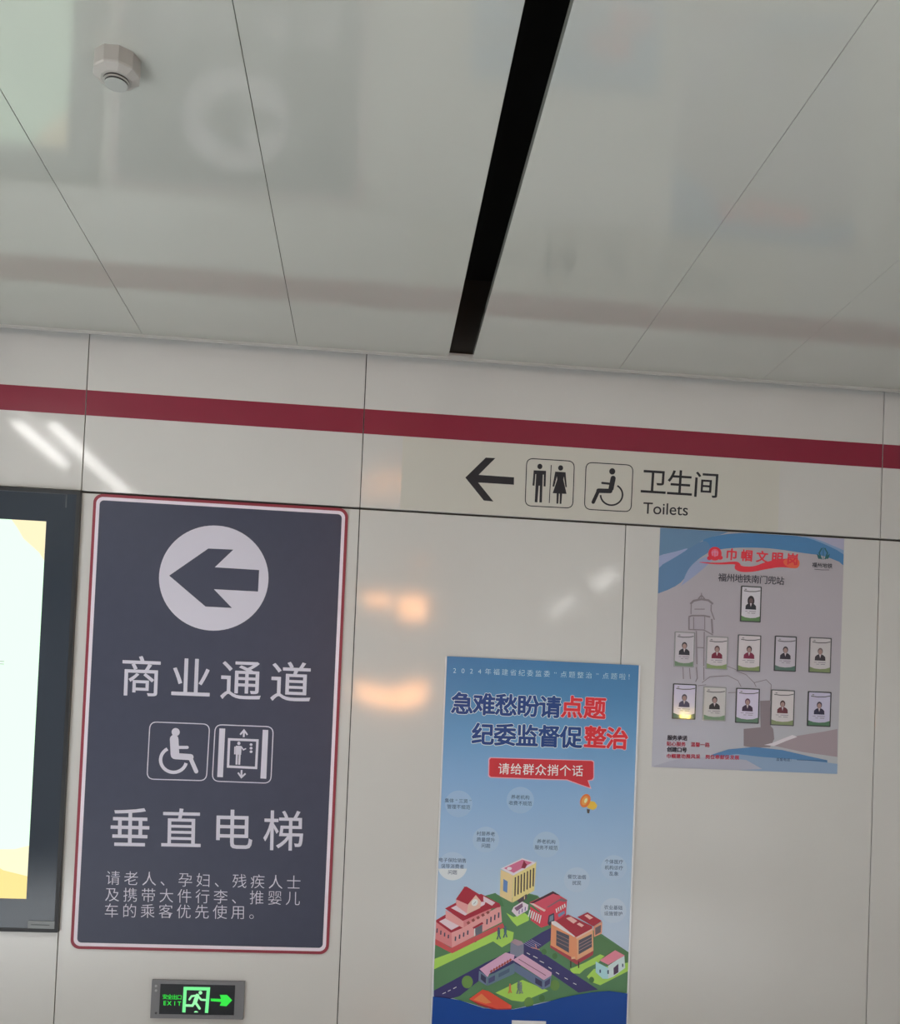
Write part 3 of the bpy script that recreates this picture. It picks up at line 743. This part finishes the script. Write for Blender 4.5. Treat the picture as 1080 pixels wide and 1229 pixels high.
A.line([q(860, 262), q(895, 266), (q(935, 266))], 0.7, col(70, 70, 80))
A.build('emblem', M_ink, sp)
A.text('福州地铁南门兜站', q(402, 303), q(690, 320), 10.4, col(50, 50, 60), bold=0.012)
A.build('station_lettering', M_ink, sp)
# faint pagoda and line drawing
FG = col(116, 110, 116); q = lambda x, y: (800 + x / 9, 695 + y / 9)
for l_, w_ in (([(375, 150), (375, 225)], .8), ([(340, 215), (375, 175), (410, 215)], 1.2), ([(255, 270), (290, 235), (375, 218), (450, 230), (500, 270)], 1.8), ([(265, 275), (262, 330), (262, 380)], .9), ([(480, 275), (478, 340), (515, 440)], 1.0),
               ([(235, 410), (270, 395), (400, 395), (470, 410)], 1.4), ([(300, 325), (410, 325)], .8), ([(240, 415), (240, 550)], 1.3), ([(290, 410), (290, 540)], .8), ([(410, 400), (410, 545)], .8), ([(485, 430), (495, 590)], 1.6), ([(240, 545), (400, 550), (500, 605)], 1.0),
               ([(320, 560), (325, 920)], .9), ([(405, 570), (400, 940)], .9), ([(330, 740), (400, 742)], .9), ([(175, 950), (180, 1080)], .8), ([(245, 960), (255, 1080)], .8), ([(320, 950), (330, 1070), (310, 1110)], .8), ([(400, 950), (400, 1090)], .8)):
    A.line([q(*p) for p in l_], w_ * 1.35, FG)
A.poly([q(295, 415), q(405, 405), q(405, 545), q(295, 540)], col(148, 145, 155))
q = lambda x, y: (770 + x / 4.154, 740 + y / 4.154)
for l_ in ([(300, 330), (340, 300), (430, 295), (480, 320), (495, 350)], [(470, 270), (520, 290), (560, 330), (570, 350)], [(350, 260), (420, 245), (470, 265)], [(560, 330), (620, 315), (645, 340), (640, 420)], [(430, 380), (470, 378)], [(280, 345), (320, 340)]):
    A.line([q(*p) for p in l_], 0.8, FG)
A.build('pagoda_drawing', M_ink, sp)['kind'] = 'stuff'
def P(c, *pts): A.poly([q(*p) for p in pts], c)
P(col(118, 110, 116), (590, 420), (640, 418), (642, 545), (655, 560), (660, 610), (640, 650), (560, 655), (508, 645), (508, 560), (592, 552))
P(col(138, 128, 134), (640, 640), (740, 600), (900, 575), (975, 560), (975, 700), (800, 675))
P(col(186, 184, 190), (610, 640), (650, 630), (700, 610), (750, 590), (775, 600), (720, 620), (660, 645))
P(col(72, 116, 158), (345, 690), (430, 662), (560, 650), (700, 665), (840, 698), (925, 716), (925, 728), (800, 715), (600, 700), (470, 685), (380, 700))
P(col(118, 142, 168), (380, 700), (470, 685), (600, 700), (800, 715), (925, 728), (990, 735), (990, 800), (480, 790), (600, 760), (520, 715))
P(col(148, 152, 166), (60, 745), (140, 720), (220, 705), (380, 700), (520, 715), (600, 760), (480, 790), (60, 790))
A.build('landscape_print', M_ink, sp)
q = lambda x, y: (790 + x / 4.909, 870 + y / 4.909)
DK, RD2 = col(42, 40, 52), col(158, 44, 66)
A.text('服务承诺', q(67, 75), q(155, 78), 6.3, DK, bold=0.03)
A.build('slogan_lettering', M_ink, sp)['kind'] = 'stuff'
A.text('贴心服务 温馨一路', q(62, 111), q(288, 118), 5.8, RD2, bold=0.02)
A.build('slogan_lettering', M_ink, sp)['kind'] = 'stuff'
A.text('创建口号', q(65, 144), q(153, 148), 6.3, DK, bold=0.03)
A.build('slogan_lettering', M_ink, sp)['kind'] = 'stuff'
A.text('巾帼建功展风采 岗位奉献促发展', q(60, 183), q(462, 192), 5.6, RD2, bold=0.03)
A.build('slogan_lettering', M_ink, sp)['kind'] = 'stuff'
A.text('监督电话：0591-88880000'[:5], q(703, 203), q(785, 206), 4.0, col(40, 60, 90), bold=0.01)
A.line([q(815, 206), q(990, 212)], 0.7, col(50, 80, 110))
A.build('slogan_lettering', M_ink, sp)['kind'] = 'stuff'

M_badge_ink = print_mat('badge_ink', 0.3, 0.5, coat=1.0)
# ------------------------------------------------------------------ name badges stuck on the poster
U = 1 / 306.0                                 # one photograph pixel on the wall, in metres
badges = [  # corners TL, BR centre from the photograph; frame colour, suit, hair, foot colour, tint, label
 ((888.3, 702.5), (914, 747.5), 2, (44, 46, 54), (48, 44, 50), (72, 112, 62), (178, 178, 186), 'name badge alone at the top of the staff poster, woman with long dark hair', 'long'),
 ((808.8, 757.5), (833.8, 801.5), 0, (44, 44, 52), (46, 44, 50), (84, 112, 84), (165, 162, 170), 'leftmost badge of the middle row, dark suit, pale clear sleeve', 'short'),
 ((847, 763), (874, 804.5), 0, (104, 34, 54), (84, 64, 68), (110, 132, 78), (170, 166, 170), 'second badge of the middle row, dark red jacket in a clear sleeve', 'short'),
 ((884.5, 761), (913.5, 807), 1, (112, 38, 64), (50, 44, 50), (104, 122, 66), (176, 172, 176), 'third badge of the middle row, crimson and black jacket', 'short'),
 ((928.8, 762.5), (956.3, 806.8), 2, (50, 46, 56), (60, 54, 60), (66, 98, 88), (162, 160, 170), 'fourth badge of the middle row with a full dark edge', 'short'),
 ((970.3, 764), (998.3, 808.8), 1, (54, 50, 56), (96, 90, 92), (102, 118, 78), (170, 168, 170), 'rightmost badge of the middle row, grey haired face', 'short'),
 ((806.8, 820), (835.6, 864), 2, (76, 72, 92), (70, 66, 80), (62, 92, 76), (170, 168, 192), 'leftmost badge of the bottom row with a grey-blue jacket', 'short'),
 ((843.3, 823.5), (871.8, 866), 0, (52, 50, 52), (52, 46, 48), (88, 118, 88), (166, 166, 166), 'second badge of the bottom row in a clear sleeve, black suit', 'short'),
 ((882.3, 825.2), (911.8, 869), 2, (56, 42, 62), (92, 62, 84), (66, 100, 78), (174, 170, 192), 'third badge of the bottom row, plum dark suit', 'short'),
 ((924.3, 827), (954, 872), 1, (92, 48, 56), (64, 44, 46), (110, 124, 84), (176, 174, 176), 'fourth badge of the bottom row, brown red jacket', 'short'),
 ((968.4, 829), (998, 873), 2, (46, 44, 66), (58, 54, 72), (64, 104, 78), (164, 164, 186), 'rightmost badge of the bottom row, navy suit and full dark edge', 'short'),
]
M_sleeve_d = mat('badge_edge_dark', (0.045, 0.05, 0.055), rough=0.3, coat=0.5)
M_sleeve_c = mat('badge_edge_clear', (0.36, 0.36, 0.37), rough=0.2, coat=1.0)
M_sleeve_m = mat('badge_edge_grey', (0.13, 0.13, 0.14), rough=0.25, coat=0.8)
for (tlx, tly), (brx, bry), fr, suit, hair, foot, tint, label, hs in badges:
    cx, cy = (tlx + brx) / 2, (tly + bry) / 2
    c = at(cx, cy, YW - 0.004)
    b = empty('name_badge', (c.x, YW - 0.0008, c.z)); tag(b, label, 'badge', 'name badges on the staff poster')
    hw, hh = (brx - tlx) / 2 * U * 1.02, (bry - tly) / 2 * U * 0.99
    e = 0.0042
    mm = (M_sleeve_c, M_sleeve_m, M_sleeve_d)[fr]
    ring_plate('sleeve', rounded(-hw, hw, -hh, hh, 0.003, 3), rounded(-hw + e, hw - e, -hh + e, hh - e, 0.0015, 3), 0.0004, -0.0034, mm, b)
    box('card', -hw + e, hw - e, -0.0022, 0.0003, -hh + e, hh - e, mat('badge_card', col(*tint), rough=0.3, coat=0.8, coat_rough=0.08), b)
    B = Art(-0.0024, mp=lambda x, z: (x, z))
    a_, d2 = hw - e, hh - e
    fc = col(*foot)
    B.poly([(-a_, -d2), (a_, -d2), (a_, -d2 + 0.020), (a_ * .55, -d2 + 0.0135), (0, -d2 + 0.0115), (-a_ * .55, -d2 + 0.0135), (-a_, -d2 + 0.020)], fc)
    B.build('card_print', M_badge_ink, b)
    B.line([(-a_ * .8, d2 - 0.0155), (-a_ * .2, d2 - 0.0180), (a_ * .5, d2 - 0.0165), (a_ * .97, d2 - 0.012)], 0.0034, col(72, 70, 76))
    B.build('card_print', M_badge_ink, b)
    B.ell(-a_ * .6, d2 - 0.0095, 0.005, 0.0025, col(120, 118, 122), n=10)
    B.build('card_print', M_badge_ink, b)
    sc_ = 1.0
    z0_ = -0.006
    su, hc = col(*suit), col(*hair)
    B.poly([(-0.0225, z0_ - 0.016), (0.0225, z0_ - 0.016), (0.0215, z0_ - 0.001), (0.014, z0_ + 0.006), (0.005, z0_ + 0.010), (-0.005, z0_ + 0.010), (-0.014, z0_ + 0.006), (-0.0215, z0_ - 0.001)], su)
    if hs == 'long': B.ell(0, z0_ + 0.019, 0.0145, 0.021, hc, n=20)
    B.poly([(-0.0045, z0_ + 0.010), (0, z0_ - 0.006), (0.0045, z0_ + 0.010)], col(170, 162, 168))
    B.ell(0, z0_ + 0.0225, 0.0110, 0.0135, hc, n=20)
    B.ell(0, z0_ + 0.0195, 0.0080, 0.0102, col(140, 116, 112) if hs == 'short' else col(88, 74, 76), n=18)
    B.build('portrait_print', M_ink, b)
    for i, (w1, w2) in enumerate(((-.6, .55), (-.35, .5))):
        zz = z0_ - 0.0235 - i * 0.0075
        B.line([(a_ * w1, zz), (a_ * (w1 + .28), zz)], 0.0020, col(112, 108, 122)); B.line([(a_ * (w1 + .42), zz), (a_ * w2, zz)], 0.0024, col(112, 108, 122))
    B.build('name_lines', M_ink, b)

# ------------------------------------------------------------------ smoke detector on the ceiling
d = FWD + RIGHT * ((133 - CX) / FPX) + UP * ((CY - 50) / FPX)
t = (Z_C - EYE.z) / d.z; pc = EYE + d * t
sd = empty('smoke_detector', (pc.x, pc.y + 0.056, Z_C))
tag(sd, 'small off-white smoke detector on the ceiling near the top left', 'detector')
def lathe(name, prof, n, m, parent):
    bm = bmesh.new(); rings = []
    for r, z in prof:
        rings.append([bm.verts.new((r * math.cos(2 * math.pi * k / n), r * math.sin(2 * math.pi * k / n), z)) for k in range(n)])
    for a, b in zip(rings, rings[1:]):
        for k in range(n): bm.faces.new((a[k], a[(k + 1) % n], b[(k + 1) % n], b[k]))
    bm.faces.new(rings[-1]); bm.faces.new(rings[0][::-1])
    bmesh.ops.recalc_face_normals(bm, faces=bm.faces)
    return link(name, done(bm, name), m, parent)
lathe('body', [(0.051, -0.0002), (0.0515, -0.034), (0.050, -0.038), (0.034, -0.0475), (0.030, -0.048)], 10, M_plastic, sd)
lathe('sensor_slot', [(0.0275, -0.047), (0.0275, -0.0520)], 32, M_dark, sd)
lathe('sensor_ring', [(0.028, -0.0515), (0.028, -0.0535)], 32, M_plastic, sd)
lathe('sensor_slot', [(0.0245, -0.0535), (0.0245, -0.0580)], 32, M_dark, sd)
lathe('sensor_cap', [(0.0250, -0.0575), (0.0250, -0.0582), (0.022, -0.0590)], 32, mat('detector_cap', (0.42, 0.43, 0.41), rough=0.4), sd)

# ------------------------------------------------------------------ warm lights of a kiosk behind the viewer
M_warm = mat('warm_lightbox', (0.8, 0.5, 0.3), emit=(1.0, 0.40, 0.11), es=20.0)
YK = -6.4; KS = (3.8 - YK) / 3.8
def mirror(px, py):
    p = at(px, py); return (p.x * KS, E0 + (p.z - E0) * KS)
ks = empty('kiosk', (0, 0, 0)); tag(ks, 'kiosk with warm lit panels behind the viewer', 'kiosk')
def lit(c, m_): 
    pts = [mirror(*p) for p in c]
    plate('lit_panel', pts, YK - 0.05, YK, m_, ks)
lit([(437, 706), (468, 708), (468, 728), (437, 724)], M_warm)
lit([(480, 710), (512, 712), (511, 744), (479, 741)], M_warm)
lit([(428, 815), (445, 824), (470, 829), (490, 822), (512, 815), (511, 842), (488, 850), (455, 847), (428, 838)], M_warm)
M_glint = mat('added_glint_panel', (0.8, 0.6, 0.2), emit=(1.0, 0.74, 0.16), es=80.0)
lit([(818, 854), (827, 855), (828, 864), (818, 863)], M_glint)  # glowing panel added so that one badge mirrors a yellow glint
box('light_blocker', -0.9, 1.0, YK - 0.12, YK + 1.2, 2.985, 3.035, mat('light_blocker_board', (0.03, 0.03, 0.03), rough=0.9), ks)  # unseen board added to keep the panels' warm light off the ceiling
box('back_board', -0.9, 1.0, YK - 0.12, YK - 0.06, 0.0, 2.984, mat('kiosk_board', (0.10, 0.07, 0.05), rough=0.6), ks)
